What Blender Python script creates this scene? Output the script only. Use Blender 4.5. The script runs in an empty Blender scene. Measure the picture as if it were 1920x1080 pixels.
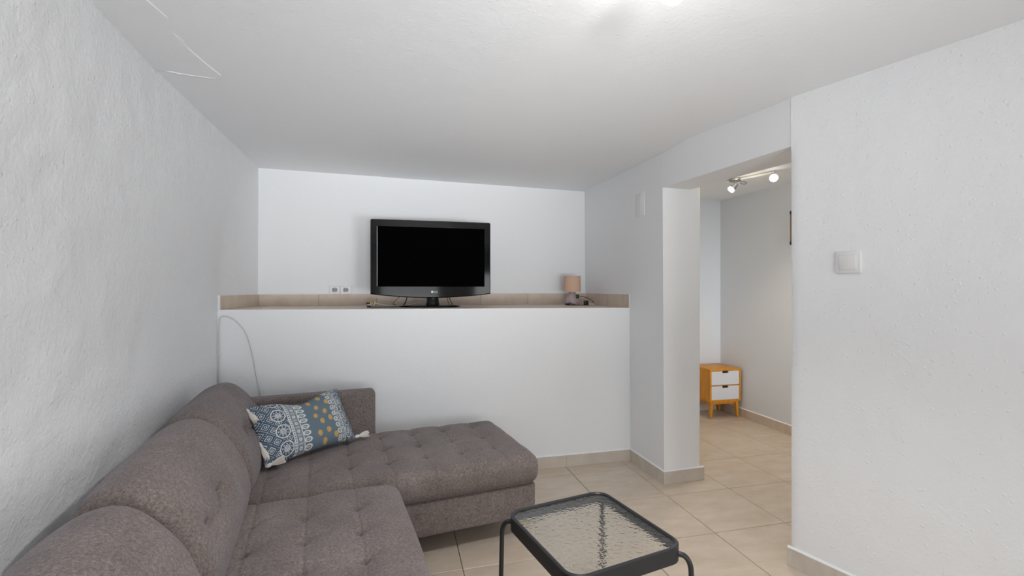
import bpy, bmesh, math, random
from mathutils import Vector, Matrix, noise
random.seed(7)
PI = math.pi
SC = bpy.context.scene
C = SC.collection

# ------------------------------------------------------------------ camera
cam_d = bpy.data.cameras.new('camera'); cam = bpy.data.objects.new('camera', cam_d); C.objects.link(cam)
cam_d.sensor_width = 36.0; cam_d.lens = 872 / 1920 * 36.0; cam_d.clip_start = 0.02; cam_d.clip_end = 100
cam.location = (0, 0, 1.27); cam.rotation_euler = (PI / 2, 0, math.radians(-13.85))
SC.camera = cam

# ------------------------------------------------------------------ world, exposure, daylight and fill
wd = bpy.data.worlds.new('daylight'); SC.world = wd; wd.use_nodes = True
bg = wd.node_tree.nodes['Background']; bg.inputs[0].default_value = (0.85, 0.93, 1.0, 1); bg.inputs[1].default_value = 0.3
SC.view_settings.view_transform = 'Standard'; SC.view_settings.look = 'None'
SC.view_settings.exposure = 0.0; SC.view_settings.gamma = 1.0; SC.view_settings.use_curve_mapping = False


def area(name, loc, rot, sx, sy, power, col):
    l = bpy.data.lights.new(name, 'AREA'); l.shape = 'RECTANGLE'; l.size = sx; l.size_y = sy; l.energy = power; l.color = col
    o = bpy.data.objects.new(name, l); C.objects.link(o); o.location = loc; o.rotation_euler = rot
    return o


# daylight entering by the glazed doors behind the camera on the right: sky light
area('window_daylight', (2.02, -2.56, 0.98), (math.radians(88), 0, math.radians(14)), 0.95, 1.15, 22, (0.96, 0.985, 1.0))
o = area('ceiling_fill', (2.15, -2.50, 0.45), Vector((-2.7, 6.0, 1.95)).to_track_quat('-Z', 'Y').to_euler(), 1.35, 0.7, 2.9, (0.97, 0.985, 1.0)); o.data.spread = math.radians(36)  # added narrow lamp brightening the far ceiling and upper left wall
# two added fill lamps at the smaller window on the left of the same wall
area('left_rear_fill', (0.25, -2.56, 1.15), (math.radians(110), 0, math.radians(-4)), 1.1, 1.2, 17, (0.96, 0.985, 1.0))
o = area('ceiling_fill_left', (0.25, -2.50, 0.75), Vector((0.2, 5.4, 1.9)).to_track_quat('-Z', 'Y').to_euler(), 1.1, 0.5, 9.0, (0.97, 0.985, 1.0)); o.data.spread = math.radians(46)  # added lamp aimed upward to lift the ceiling
# unseen lamp added to brighten the next room; no window is built for it
o = area('bedroom_fill', (2.92, 0.75, 1.15), (math.radians(87), 0, math.radians(-8)), 0.5, 1.1, 4.0, (0.93, 0.97, 1.0)); o.data.spread = math.radians(58)


def down_spot(name, loc, aim, power, col, cone=150, r=0.03):
    l = bpy.data.lights.new(name, 'SPOT'); l.energy = power; l.color = col; l.shadow_soft_size = r; l.spot_size = math.radians(cone); l.spot_blend = 0.6
    o = bpy.data.objects.new(name, l); C.objects.link(o); o.location = loc; o.rotation_euler = Vector(aim).to_track_quat('-Z', 'Y').to_euler()
    return o


def point(name, loc, power, col, r=0.03, parent=None):
    l = bpy.data.lights.new(name, 'POINT'); l.energy = power; l.color = col; l.shadow_soft_size = r
    o = bpy.data.objects.new(name, l); C.objects.link(o); o.location = loc
    if parent: o.parent = parent
    return o


# ------------------------------------------------------------------ materials
def srgb(r, g, b):
    f = lambda c: (c / 255 / 12.92) if c / 255 <= 0.04045 else ((c / 255 + 0.055) / 1.055) ** 2.4
    return (f(r), f(g), f(b), 1)


class NT:
    def __init__(s, name):
        s.m = bpy.data.materials.new(name); s.m.use_nodes = True; s.t = s.m.node_tree
        s.b = s.t.nodes['Principled BSDF']

    def n(s, typ, **kw):
        x = s.t.nodes.new(typ)
        for k, v in kw.items(): setattr(x, k, v)
        return x

    def l(s, a, b): s.t.links.new(a, b)

    def co(s, rnd=False):
        tc = s.n('ShaderNodeTexCoord')
        if not rnd: return tc.outputs['Object']
        oi = s.n('ShaderNodeObjectInfo'); mul = s.n('ShaderNodeMath', operation='MULTIPLY'); mul.inputs[1].default_value = 37
        s.l(oi.outputs['Random'], mul.inputs[0])
        ad = s.n('ShaderNodeVectorMath', operation='ADD'); s.l(tc.outputs['Object'], ad.inputs[0]); s.l(mul.outputs[0], ad.inputs[1])
        return ad.outputs[0]

    def noise(s, co, scale, detail=3, rough=0.5):
        x = s.n('ShaderNodeTexNoise'); x.inputs['Scale'].default_value = scale; x.inputs['Detail'].default_value = detail
        x.inputs['Roughness'].default_value = rough; s.l(co, x.inputs['Vector']); return x.outputs['Fac']

    def ramp(s, fac, stops):
        r = s.n('ShaderNodeValToRGB'); e = r.color_ramp.elements
        while len(e) < len(stops): e.new(0.5)
        for q, (p, c) in zip(e, stops): q.position = p; q.color = c
        s.l(fac, r.inputs[0]); return r.outputs[0]

    def bump(s, h, strength, dist, prev=None):
        b = s.n('ShaderNodeBump'); b.inputs['Strength'].default_value = strength; b.inputs['Distance'].default_value = dist
        s.l(h, b.inputs['Height'])
        if prev is not None: s.l(prev, b.inputs['Normal'])
        return b.outputs[0]

    def fin(s, col=None, rough=None, normal=None, spec=None, metal=None):
        if col is not None:
            if isinstance(col, tuple): s.b.inputs['Base Color'].default_value = col
            else: s.l(col, s.b.inputs['Base Color'])
        if rough is not None: s.b.inputs['Roughness'].default_value = rough
        if normal is not None: s.l(normal, s.b.inputs['Normal'])
        if spec is not None: s.b.inputs['Specular IOR Level'].default_value = spec
        if metal is not None: s.b.inputs['Metallic'].default_value = metal
        return s.m


def plaster(name, col, lump=0.35, fine=0.25, ridge=0.0):
    k = NT(name); co = k.co()
    a = k.noise(co, 11, 4, 0.55); b = k.noise(co, 70, 3, 0.6)
    nrm = k.bump(a, lump, 0.012); nrm = k.bump(b, fine, 0.003, nrm)
    v = k.n('ShaderNodeTexVoronoi'); v.inputs['Scale'].default_value = 38; k.l(co, v.inputs['Vector'])
    spot = k.ramp(v.outputs['Distance'], [(0.0, (1, 1, 1, 1)), (0.22, (0, 0, 0, 1))])
    nrm = k.bump(spot, 0.18 + ridge, 0.002, nrm)
    return k.fin(col, 0.6, nrm, 0.25)


def plain(name, col, rough=0.5, spec=0.5, metal=0.0):
    return NT(name).fin(col, rough, None, spec, metal)


def emis(name, col, strength):
    k = NT(name); k.b.inputs['Base Color'].default_value = col
    k.b.inputs['Emission Color'].default_value = col; k.b.inputs['Emission Strength'].default_value = strength
    return k.m


WHITE = (0.885, 0.90, 0.918, 1)
M = {}
M['plaster'] = plaster('smooth white plaster', WHITE, 0.12, 0.12)
M['plaster_rough'] = plaster('rough white plaster', WHITE, 0.55, 0.9, 0.5)
M['plaster_pitted'] = plaster('stippled white plaster', WHITE, 0.35, 0.5, 0.5)
M['ceiling'] = plaster('white ceiling plaster', (0.90, 0.918, 0.938, 1), 0.18, 0.25, 0.2)
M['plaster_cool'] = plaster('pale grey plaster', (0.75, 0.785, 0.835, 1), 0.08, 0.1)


def floor_tile_mat(name, c0, c1, c2, rough):
    k = NT(name); co = k.co(True)
    st = k.n('ShaderNodeMapping'); st.inputs['Scale'].default_value = (1.0, 2.6, 1); st.inputs['Rotation'].default_value = (0, 0, 0.5); k.l(co, st.inputs[0])
    a = k.noise(st.outputs[0], 5.5, 8, 0.62)
    col = k.ramp(a, [(0.30, c0), (0.52, c1), (0.72, c2)])
    nrm = k.bump(k.noise(co, 9, 3), 0.04, 0.004)
    return k.fin(col, rough, nrm, 0.5)


M['tile'] = floor_tile_mat('beige ceramic', (0.57, 0.47, 0.37, 1), (0.64, 0.54, 0.44, 1), (0.69, 0.60, 0.51, 1), 0.34)
M['base'] = floor_tile_mat('skirting ceramic', (0.56, 0.50, 0.43, 1), (0.63, 0.57, 0.50, 1), (0.68, 0.63, 0.57, 1), 0.4)
M['ledge'] = floor_tile_mat('tan wood-look ceramic', (0.60, 0.48, 0.385, 1), (0.68, 0.57, 0.47, 1), (0.74, 0.65, 0.57, 1), 0.45)
M['grout'] = plain('brown grout', (0.25, 0.16, 0.11, 1), 0.9, 0.2)
M['grout_light'] = plain('pale grout', (0.66, 0.62, 0.57, 1), 0.9, 0.2)


def fabric_mat():
    k = NT('taupe woven upholstery'); co = k.co()
    a = k.noise(co, 330, 2, 0.7); b = k.noise(co, 5, 4, 0.6); c = k.noise(co, 120, 3, 0.75)
    m1 = k.n('ShaderNodeMath', operation='MULTIPLY'); k.l(c, m1.inputs[0]); m1.inputs[1].default_value = 0.45
    m2 = k.n('ShaderNodeMath', operation='MULTIPLY_ADD'); k.l(a, m2.inputs[0]); m2.inputs[1].default_value = 0.35; k.l(m1.outputs[0], m2.inputs[2])
    m3 = k.n('ShaderNodeMath', operation='MULTIPLY_ADD'); k.l(b, m3.inputs[0]); m3.inputs[1].default_value = 0.20; k.l(m2.outputs[0], m3.inputs[2])
    col = k.ramp(m3.outputs[0], [(0.34, (0.088, 0.070, 0.064, 1)), (0.5, (0.190, 0.158, 0.147, 1)), (0.65, (0.325, 0.280, 0.264, 1))])
    nrm = k.bump(a, 0.4, 0.002); nrm = k.bump(c, 0.3, 0.004, nrm); nrm = k.bump(b, 0.12, 0.015, nrm)
    m = k.fin(col, 0.95, nrm, 0.15)
    k.b.inputs['Sheen Weight'].default_value = 0.18; k.b.inputs['Sheen Roughness'].default_value = 0.5
    k.b.inputs['Sheen Tint'].default_value = (0.88, 0.86, 1.0, 1)
    return m


M['fabric'] = fabric_mat()


def wood_mat(name, a, b, c):
    k = NT(name); co = k.co()
    st = k.n('ShaderNodeMapping'); st.inputs['Scale'].default_value = (12, 12, 1.6); k.l(co, st.inputs[0])
    f = k.noise(st.outputs[0], 3, 5, 0.6)
    return k.fin(k.ramp(f, [(0.3, a), (0.5, b), (0.72, c)]), 0.42, None, 0.4)


M['pine'] = wood_mat('honey varnished pine', (0.56, 0.20, 0.012, 1), (0.68, 0.28, 0.02, 1), (0.74, 0.35, 0.035, 1))
M['legwood'] = wood_mat('golden beech', (0.52, 0.32, 0.12, 1), (0.62, 0.40, 0.17, 1), (0.68, 0.46, 0.22, 1))
M['drawer'] = plain('white lacquer', (0.74, 0.75, 0.80, 1), 0.4)
M['black'] = plain('black plastic', (0.006, 0.006, 0.007, 1), 0.35)
M['gloss'] = plain('gloss black plastic', (0.003, 0.003, 0.0035, 1), 0.07, 0.26)
M['screen'] = plain('black screen', (0.0004, 0.0004, 0.0004, 1), 0.6, 0.012)
M['silver'] = plain('silver print', (0.75, 0.75, 0.76, 1), 0.35)
M['metal'] = plain('powder coated dark steel', (0.022, 0.024, 0.027, 1), 0.38, 0.5)
M['chrome'] = plain('brushed steel', (0.42, 0.42, 0.42, 1), 0.3, 0.5, 1.0)
M['white_plastic'] = plain('white plastic', (0.80, 0.80, 0.80, 1), 0.35)
M['socket_in'] = plain('grey socket inside', (0.34, 0.35, 0.37, 1), 0.5)
M['cable_white'] = plain('off white cable', (0.70, 0.69, 0.68, 1), 0.5)
M['brass'] = plain('gold plated metal', (0.55, 0.40, 0.14, 1), 0.35, 0.5, 0.6)
M['shade'] = plain('peach fabric', (0.68, 0.46, 0.34, 1), 0.85, 0.2)
M['lamp_base'] = plain('lilac grey ceramic', (0.48, 0.38, 0.39, 1), 0.35)
M['tassel'] = plain('cream cotton', (0.74, 0.70, 0.65, 1), 0.95, 0.1)
M['canvas'] = plain('brown wood edge', (0.22, 0.13, 0.07, 1), 0.6)
M['dark_frame'] = plain('charcoal rail', (0.04, 0.04, 0.04, 1), 0.5)
M['bulb'] = emis('lit warm white lens', (1.0, 0.97, 0.93, 1), 6)
M['bulb_soft'] = emis('lit diffuser', (1.0, 0.97, 0.93, 1), 5)
M['lens_grey'] = plain('grey lens centre', (0.45, 0.46, 0.44, 1), 0.4)


def glass_mat():
    k = NT('pebbled clear glass'); co = k.co()
    st = k.n('ShaderNodeMapping'); st.inputs['Scale'].default_value = (1, 1, 0.05); k.l(co, st.inputs[0])
    a = k.noise(st.outputs[0], 62, 1, 0.4)
    nrm = k.bump(a, 0.34, 0.005)
    m = k.fin((0.93, 0.96, 0.95, 1), 0.03, nrm, 0.5)
    k.b.inputs['Transmission Weight'].default_value = 1.0; k.b.inputs['IOR'].default_value = 1.45
    return m


M['glass'] = glass_mat()
kk = NT('window glass'); tr_ = kk.n('ShaderNodeBsdfTransparent'); gl_ = kk.n('ShaderNodeBsdfGlossy'); gl_.inputs['Roughness'].default_value = 0.02
mx_ = kk.n('ShaderNodeMixShader'); mx_.inputs[0].default_value = 0.06; kk.l(tr_.outputs[0], mx_.inputs[1]); kk.l(gl_.outputs[0], mx_.inputs[2])
kk.l(mx_.outputs[0], kk.t.nodes['Material Output'].inputs['Surface']); M['pane'] = kk.m


# ------------------------------------------------------------------ object helpers
def obj(name, bm, mat, parent=None, smooth=40, loc=None, rot=None):
    bmesh.ops.recalc_face_normals(bm, faces=bm.faces)
    me = bpy.data.meshes.new(name)
    for f in bm.faces: f.smooth = smooth is not None
    bm.to_mesh(me); bm.free()
    if smooth is not None: me.set_sharp_from_angle(angle=math.radians(smooth))
    me.materials.append(M[mat] if isinstance(mat, str) else mat)
    o = bpy.data.objects.new(name, me); C.objects.link(o)
    if parent: o.parent = parent
    if loc: o.location = loc
    if rot: o.rotation_euler = rot
    return o


def tag(o, label, cat, group=None):
    o['label'] = label; o['category'] = cat
    if group: o['group'] = group
    return o


def struct(o, label, cat):
    o['kind'] = 'structure'; o['label'] = label; o['category'] = cat; return o


def thing(name, label, cat, loc=(0, 0, 0), rz=0, group=None):
    o = bpy.data.objects.new(name, None); C.objects.link(o); o.empty_display_size = 0.1
    o.location = loc; o.rotation_euler = (0, 0, rz)
    return tag(o, label, cat, group)


def box(bm, a, b):
    x0, y0, z0 = a; x1, y1, z1 = b
    v = [bm.verts.new(p) for p in [(x0, y0, z0), (x1, y0, z0), (x1, y1, z0), (x0, y1, z0), (x0, y0, z1), (x1, y0, z1), (x1, y1, z1), (x0, y1, z1)]]
    for q in [(0, 3, 2, 1), (4, 5, 6, 7), (0, 1, 5, 4), (1, 2, 6, 5), (2, 3, 7, 6), (3, 0, 4, 7)]: bm.faces.new([v[i] for i in q])
    return v


def bbox(a, b, bev=0.0, seg=2):
    bm = bmesh.new(); box(bm, a, b)
    if bev: bmesh.ops.bevel(bm, geom=list(bm.edges), offset=bev, segments=seg, profile=0.5, affect='EDGES')
    return bm


def prism(bm, bot, top):
    """solid between two same-length closed polygons"""
    a = [bm.verts.new(p) for p in bot]; b = [bm.verts.new(p) for p in top]; n = len(a)
    bm.faces.new(a[::-1]); bm.faces.new(b)
    for i in range(n): bm.faces.new([a[i], a[(i + 1) % n], b[(i + 1) % n], b[i]])
    return a, b


def plan(poly, z0, z1):
    bm = bmesh.new(); prism(bm, [(x, y, z0) for x, y in poly], [(x, y, z1) for x, y in poly]); return bm


def slab(P, Q):
    """closed solid from two matching grids of points"""
    bm = bmesh.new(); n, m = len(P), len(P[0])
    A = [[bm.verts.new(p) for p in r] for r in P]; B = [[bm.verts.new(p) for p in r] for r in Q]
    for i in range(n - 1):
        for j in range(m - 1):
            bm.faces.new([A[i][j], A[i + 1][j], A[i + 1][j + 1], A[i][j + 1]])
            bm.faces.new([B[i][j], B[i][j + 1], B[i + 1][j + 1], B[i + 1][j]])
    for i in range(n - 1):
        bm.faces.new([A[i][0], B[i][0], B[i + 1][0], A[i + 1][0]]); bm.faces.new([A[i][-1], A[i + 1][-1], B[i + 1][-1], B[i][-1]])
    for j in range(m - 1):
        bm.faces.new([A[0][j], A[0][j + 1], B[0][j + 1], B[0][j]]); bm.faces.new([A[-1][j], B[-1][j], B[-1][j + 1], A[-1][j + 1]])
    return bm


def tube(bm, pts, r, n=8, cap=True):
    pts = [Vector(p) for p in pts]; rings = []; up = Vector((0, 0, 1)); prev = None
    for i, p in enumerate(pts):
        t = (pts[min(i + 1, len(pts) - 1)] - pts[max(i - 1, 0)]).normalized()
        if prev is None:
            a = t.cross(up) if abs(t.dot(up)) < 0.95 else t.cross(Vector((1, 0, 0)))
        else: a = prev - t * prev.dot(t)
        a.normalize(); prev = a; b = t.cross(a)
        rr = r[i] if isinstance(r, (list, tuple)) else r
        rings.append([bm.verts.new(p + (a * math.cos(2 * PI * k / n) + b * math.sin(2 * PI * k / n)) * rr) for k in range(n)])
    for i in range(len(rings) - 1):
        for k in range(n): bm.faces.new([rings[i][k], rings[i][(k + 1) % n], rings[i + 1][(k + 1) % n], rings[i + 1][k]])
    if cap: bm.faces.new(rings[0][::-1]); bm.faces.new(rings[-1])


def lathe(bm, prof, n=24, c=(0, 0, 0), mat=None):
    """prof: (r, z) list, closed with caps"""
    rings = []
    for r, z in prof:
        ring = []
        for k in range(n):
            p = Vector((r * math.cos(2 * PI * k / n), r * math.sin(2 * PI * k / n), z))
            if mat: p = mat @ p
            ring.append(bm.verts.new(p + Vector(c)))
        rings.append(ring)
    for i in range(len(rings) - 1):
        for k in range(n): bm.faces.new([rings[i][k], rings[i][(k + 1) % n], rings[i + 1][(k + 1) % n], rings[i + 1][k]])
    bm.faces.new(rings[0][::-1]); bm.faces.new(rings[-1])


def spline(pts, n=10):
    """Catmull-Rom through points"""
    P = [Vector(p) for p in pts]; out = []
    P = [P[0] * 2 - P[1]] + P + [P[-1] * 2 - P[-2]]
    for i in range(1, len(P) - 2):
        for k in range(n):
            t = k / n; a, b, c, d = P[i - 1:i + 3]
            out.append(0.5 * (2 * b + (c - a) * t + (2 * a - 5 * b + 4 * c - d) * t * t + (3 * b - a - 3 * c + d) * t ** 3))
    out.append(P[-2]); return out


def rblock(L, r, n, fn=None, corner=5):
    """rounded box centred at the origin; n = inner steps per axis; fn displaces a point"""
    def ticks(l, k):
        h = l / 2
        a = [-h + r * (1 - math.cos(PI / 2 * i / corner)) for i in range(corner)]
        inner = [-h + r + (l - 2 * r) * i / k for i in range(k + 1)]
        return a + inner + [-q for q in a[::-1]]
    T = [ticks(L[i], n[i]) for i in range(3)]; bm = bmesh.new(); V = {}

    def vert(p):
        key = tuple(round(c, 6) for c in p)
        if key not in V:
            q = Vector(p); inn = Vector([max(-L[i] / 2 + r, min(L[i] / 2 - r, p[i])) for i in range(3)])
            d = q - inn; q = inn + d.normalized() * r
            if fn: q = fn(q)
            V[key] = bm.verts.new(q)
        return V[key]
    for ax in range(3):
        u, v = (ax + 1) % 3, (ax + 2) % 3
        for s in (-1, 1):
            for i in range(len(T[u]) - 1):
                for j in range(len(T[v]) - 1):
                    q = []
                    for (a, b) in ((i, j), (i + 1, j), (i + 1, j + 1), (i, j + 1)):
                        p = [0, 0, 0]; p[ax] = s * L[ax] / 2; p[u] = T[u][a]; p[v] = T[v][b]; q.append(vert(p))
                    if len(set(q)) == 4: bm.faces.new(q if s > 0 else q[::-1])
    return bm


def lerp(a, b, t): return a + (b - a) * t


# ------------------------------------------------------------------ the setting
CEIL = 2.142
H2 = 2.185            # ceiling of the next room
HWY = 3.125           # front face of the half wall
LZ = lambda x: lerp(1.139, 1.124, (x + 1.04) / 2.71)     # top of the ledge
BWY = lambda x: lerp(3.722, 3.93, (x + 0.98) / 2.64)      # face of the wall behind the ledge
SWX = lambda y: lerp(1.68, 1.66, (y - 2.685) / 1.245)     # face of the wall between the rooms

# floor: grout bed with single ceramic tiles on it
fl = struct(obj('floor', bbox((-1.3, -2.75, -0.12), (3.6, 4.5, -0.005)), 'grout', None, None), 'beige ceramic tile floor running through both rooms', 'floor')
TX, TY = 0.4375, 0.443
tb = bbox((-TX / 2 + 0.0018, -TY / 2 + 0.0018, -0.0045), (TX / 2 - 0.0018, TY / 2 - 0.0018, 0.0), 0)
bmesh.ops.bevel(tb, geom=[e for e in tb.edges if all(v.co.z > -0.001 for v in e.verts)], offset=0.0012, segments=1, affect='EDGES')
first = None
for i in range(-3, 8):
    for j in range(-5, 6):
        x = 0.2875 + (i + 0.5) * TX; y = 2.09 + (j + 0.5) * TY
        if x > 3.45 or y > 4.35: continue
        if first is None: first = o = obj('floor_tile', tb, 'tile', fl, None)
        else: o = first.copy(); C.objects.link(o); o.parent = fl
        o.location = (x, y, 0)

# ceilings
cpoly = [(-1.3, -2.75), (3.2, -2.75), (2.7, -0.3), (1.95, 1.9), (1.8, 2.7), (1.8, 4.15), (-1.3, 4.15)]
cl = struct(obj('ceiling', plan(cpoly, CEIL, CEIL + 0.15), 'ceiling', None, None), 'white stippled plaster ceiling of the sitting room', 'ceiling')
struct(obj('ceiling_bedroom', plan([(1.8, 4.5), (1.8, 2.7), (1.95, 1.9), (2.3, 0.55), (3.6, 0.55), (3.6, 4.5)], H2, H2 + 0.15), 'ceiling', None, None),
       'white plaster ceiling seen through the doorway', 'ceiling')
# repaired patch of plaster where the ceiling meets the left wall: a raised skin with torn edge
pp = [(-0.93, 1.60), (-0.74, 1.62), (-0.72, 1.72), (-0.735, 1.82), (-0.73, 1.93), (-0.715, 2.04), (-0.70, 2.13), (-0.705, 2.165), (-0.76, 2.155), (-0.82, 2.16), (-0.88, 2.14), (-0.95, 2.145)]
bm = bmesh.new(); jit = [(x + random.uniform(-.008, .008), y + random.uniform(-.006, .006)) for x, y in pp]
prism(bm, [(x, y, CEIL - 0.0035) for x, y in jit], [(x, y, CEIL + 0.01) for x, y in pp])
obj('plaster_patch', bm, 'ceiling', cl, None)
for a, b, c, w in [((-0.93, 2.135), (-0.83, 2.158), (-0.70, 2.17), 0.006), ((-0.90, 2.12), (-0.83, 2.14), (-0.745, 2.135), 0.003), ((-0.73, 1.76), (-0.735, 1.95), (-0.71, 2.12), 0.002)]:
    bm = bmesh.new(); pts = spline([(p[0], p[1], CEIL + 0.001) for p in (a, b, c)], 14)
    pts = [p + Vector((random.uniform(-.003, .003), random.uniform(-.003, .003), 0)) for p in pts]
    tube(bm, pts, [0.001 + w * math.sin(PI * i / (len(pts) - 1)) ** 0.6 for i in range(len(pts))], 6)
    obj('plaster_ridge', bm, 'ceiling', cl, 60)

# left wall: lumpy masonry, slightly bowed
LW = [(-2.75, -0.70, -0.66), (0.0, -0.87, -0.80), (1.0, -0.915, -0.86), (1.67, -0.945, -0.902), (2.13, -0.975, -0.938), (2.7, -1.02, -0.955), (3.13, -1.045, -0.964), (3.45, -1.02, -0.972), (3.73, -0.982, -0.980), (4.1, -0.98, -0.98)]


def lwx(y, z):
    for k in range(len(LW) - 1):
        if LW[k][0] <= y <= LW[k + 1][0]:
            t = (y - LW[k][0]) / (LW[k + 1][0] - LW[k][0]); b = lerp(LW[k][1], LW[k + 1][1], t); c = lerp(LW[k][2], LW[k + 1][2], t); break
    s = max(0, min(1, (z - 1.25) / 0.9)); s = s * s * (3 - 2 * s)
    return lerp(b, c, s)


ys = [-2.75, -2.0, -1.2, -0.6] + [-0.3 + 0.03 * i for i in range(int(4.03 / 0.03) + 1)]
ys = [y for y in ys if y < 3.73] + [3.73, 3.9]
zs = [-0.02 + 0.03 * i for i in range(73)] + [2.16]
P = []; Q = []
for y in ys:
    r = []
    for z in zs:
        fade = max(0.15, min(1, (2.9 - y) / 1.2)) * min(1, max(0, (CEIL - z) / 0.15)) * min(1, max(0.1, (3.72 - y) / 0.3))
        d = noise.fractal(Vector((0, y * 6, z * 6)), 0.7, 2.2, 5) * 0.0055 + noise.noise(Vector((4, y * 1.6, z * 1.6))) * 0.008
        r.append((lwx(min(y, 3.73), z) + d * fade, y, z))
    P.append(r); Q.append([(-1.3, y, z) for z in zs])
struct(obj('wall_left', slab(P, Q), 'plaster_rough', None, 80), 'rough white plastered wall behind the corner sofa', 'wall')

# wall behind the ledge
n = 2; struct(obj('wall_back', plan([(-1.3, BWY(-1.3)), (1.9, BWY(1.9)), (1.9, 4.2), (-1.3, 4.2)], 0, 2.16), 'plaster', None, None), 'white wall behind the television ledge', 'wall')
# half wall carrying the ledge
SUB = 0.012
bm = bmesh.new()
hp = [(-1.2, HWY), (1.70, HWY), (1.70, BWY(1.7) + .05), (-1.2, BWY(-1.2) + .05)]
prism(bm, [(x, y, 0) for x, y in hp], [(x, y, LZ(x) - SUB) for x, y in hp])
hw = struct(obj('wall_half', bm, 'plaster', None, None), 'white half wall with a tiled ledge on top', 'wall')
# ledge tiles, one by one (a white plaster edge stays in front)
bm = bmesh.new(); prism(bm, [(-1.06, HWY, LZ(-1.06) - SUB), (1.69, HWY, LZ(1.69) - SUB), (1.69, HWY + .012, LZ(1.69) - SUB), (-1.06, HWY + .012, LZ(-1.06) - SUB)],
                        [(-1.06, HWY + .002, LZ(-1.06)), (1.69, HWY + .002, LZ(1.69)), (1.69, HWY + .012, LZ(1.69)), (-1.06, HWY + .012, LZ(-1.06))])
obj('plaster_edge', bm, 'plaster', hw, None)
lx = [-1.05, -0.573, -0.156, 0.262, 0.679, 1.097, 1.514, 1.69]
ly = [0.0, 0.42, 1.0]
for i in range(len(lx) - 1):
    for j in range(2):
        a, b = lx[i] + .0015, lx[i + 1] - .0015
        y0a, y0b = (HWY + .012, HWY + .012) if j == 0 else (HWY + .43, HWY + .43)
        y1a, y1b = (HWY + .427, HWY + .427) if j == 0 else (BWY(a) + .01, BWY(b) + .01)
        bm = bmesh.new(); q = [(a, y0a), (b, y0b), (b, y1b), (a, y1a)]
        prism(bm, [(x, y, LZ(x) - SUB) for x, y in q], [(x, y, LZ(x)) for x, y in q]); obj('ledge_tile', bm, 'ledge', hw, None)
UZ = 1.2225; UT = 0.011
for i in range(len(lx) - 1):                # upstand along the back wall
    a, b = max(lx[i], -0.985) + .001, min(lx[i + 1], 1.665) - .001
    bm = bmesh.new()
    q = [(a, BWY(a) - UT), (b, BWY(b) - UT), (b, BWY(b) + .004), (a, BWY(a) + .004)]
    prism(bm, [(x, y, LZ(x) + .0005) for x, y in q], [(x, y, UZ) for x, y in q]); obj('upstand_tile', bm, 'ledge', hw, None)
for y0, y1 in ((HWY + .004, 3.556), (3.559, 3.90)):   # upstand along the wall between the rooms
    bm = bmesh.new(); q = [(SWX(y0) - UT, y0), (SWX(y0) + .004, y0), (SWX(y1) + .004, y1), (SWX(y1) - UT, y1)]
    prism(bm, [(x, y, LZ(x) + .0005) for x, y in q], [(x, y, UZ) for x, y in q]); obj('upstand_tile', bm, 'ledge', hw, None)
for y0, y1 in ((HWY + .004, 3.43), (3.432, 3.715)):    # upstand along the left wall
    bm = bmesh.new(); q = [(lwx(y0, 1.18) - .012, y0), (lwx(y0, 1.18) + UT, y0), (lwx(y1, 1.18) + UT, y1), (lwx(y1, 1.18) - .012, y1)]
    prism(bm, [(x, y, LZ(x) + .0005) for x, y in q], [(x, y, UZ) for x, y in q]); obj('upstand_tile', bm, 'ledge', hw, None)
for xa, xb in ((lwx(HWY, 1.18) - .01, lwx(HWY, 1.18) + UT + .004), (SWX(HWY) - UT - .004, SWX(HWY) + .006)):   # white plaster ends of the side upstands
    obj('edge_cap', bbox((xa, HWY - .003, LZ(xa) - .004), (xb, HWY + .004, UZ + .003), .001, 1), 'white_plastic', hw, None)
bm = bmesh.new()                                    # thin white line of filler on top of the upstand
prism(bm, [(-0.99, BWY(-.99) - UT, UZ), (1.67, BWY(1.67) - UT, UZ), (1.67, BWY(1.67) + .003, UZ), (-0.99, BWY(-.99) + .003, UZ)],
      [(-0.99, BWY(-.99) - .004, UZ + .006), (1.67, BWY(1.67) - .004, UZ + .006), (1.67, BWY(1.67) + .003, UZ + .006), (-0.99, BWY(-.99) + .003, UZ + .006)])
obj('filler_strip', bm, 'plaster', hw, None)

# wall between the rooms with its blunt end by the doorway (rounded far arris)
end = [(1.678, 2.687), (1.70, 2.686), (1.93, 2.697)] + [(1.942 + 0.012 * math.sin(t), 2.710 - 0.012 * math.cos(t)) for t in [0.1, 0.5, 0.9, 1.3, PI / 2]] + [(1.954, 4.3), (1.66, 4.3), (1.66, 3.93)]
bm = bmesh.new(); prism(bm, [(x, y, 0) for x, y in end], [(x - (0.015 if x < 1.69 else 0), y, H2 + .05) for x, y in end])
struct(obj('wall_divider', bm, 'plaster', None, 25), 'white wall end standing beside the doorway', 'wall')
# lintel over the doorway
LT = 1.919; fb = [(1.6653, 2.689), (1.703, 2.32), (1.7525, 1.757)]; ft = [(1.6635, 2.689), (1.645, 2.32), (1.7525, 1.757)]
bk = [(1.875, 2.72), (1.926, 2.33), (1.996, 1.86)]
bm = slab([[(x, y, LT) for x, y in fb], [(x, y, CEIL + .06) for x, y in ft]], [[(x, y, LT) for x, y in bk], [(x, y, CEIL + .06) for x, y in bk]])
struct(obj('wall_lintel', bm, 'plaster', None, 30), 'white lintel over the open doorway', 'wall')
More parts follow.
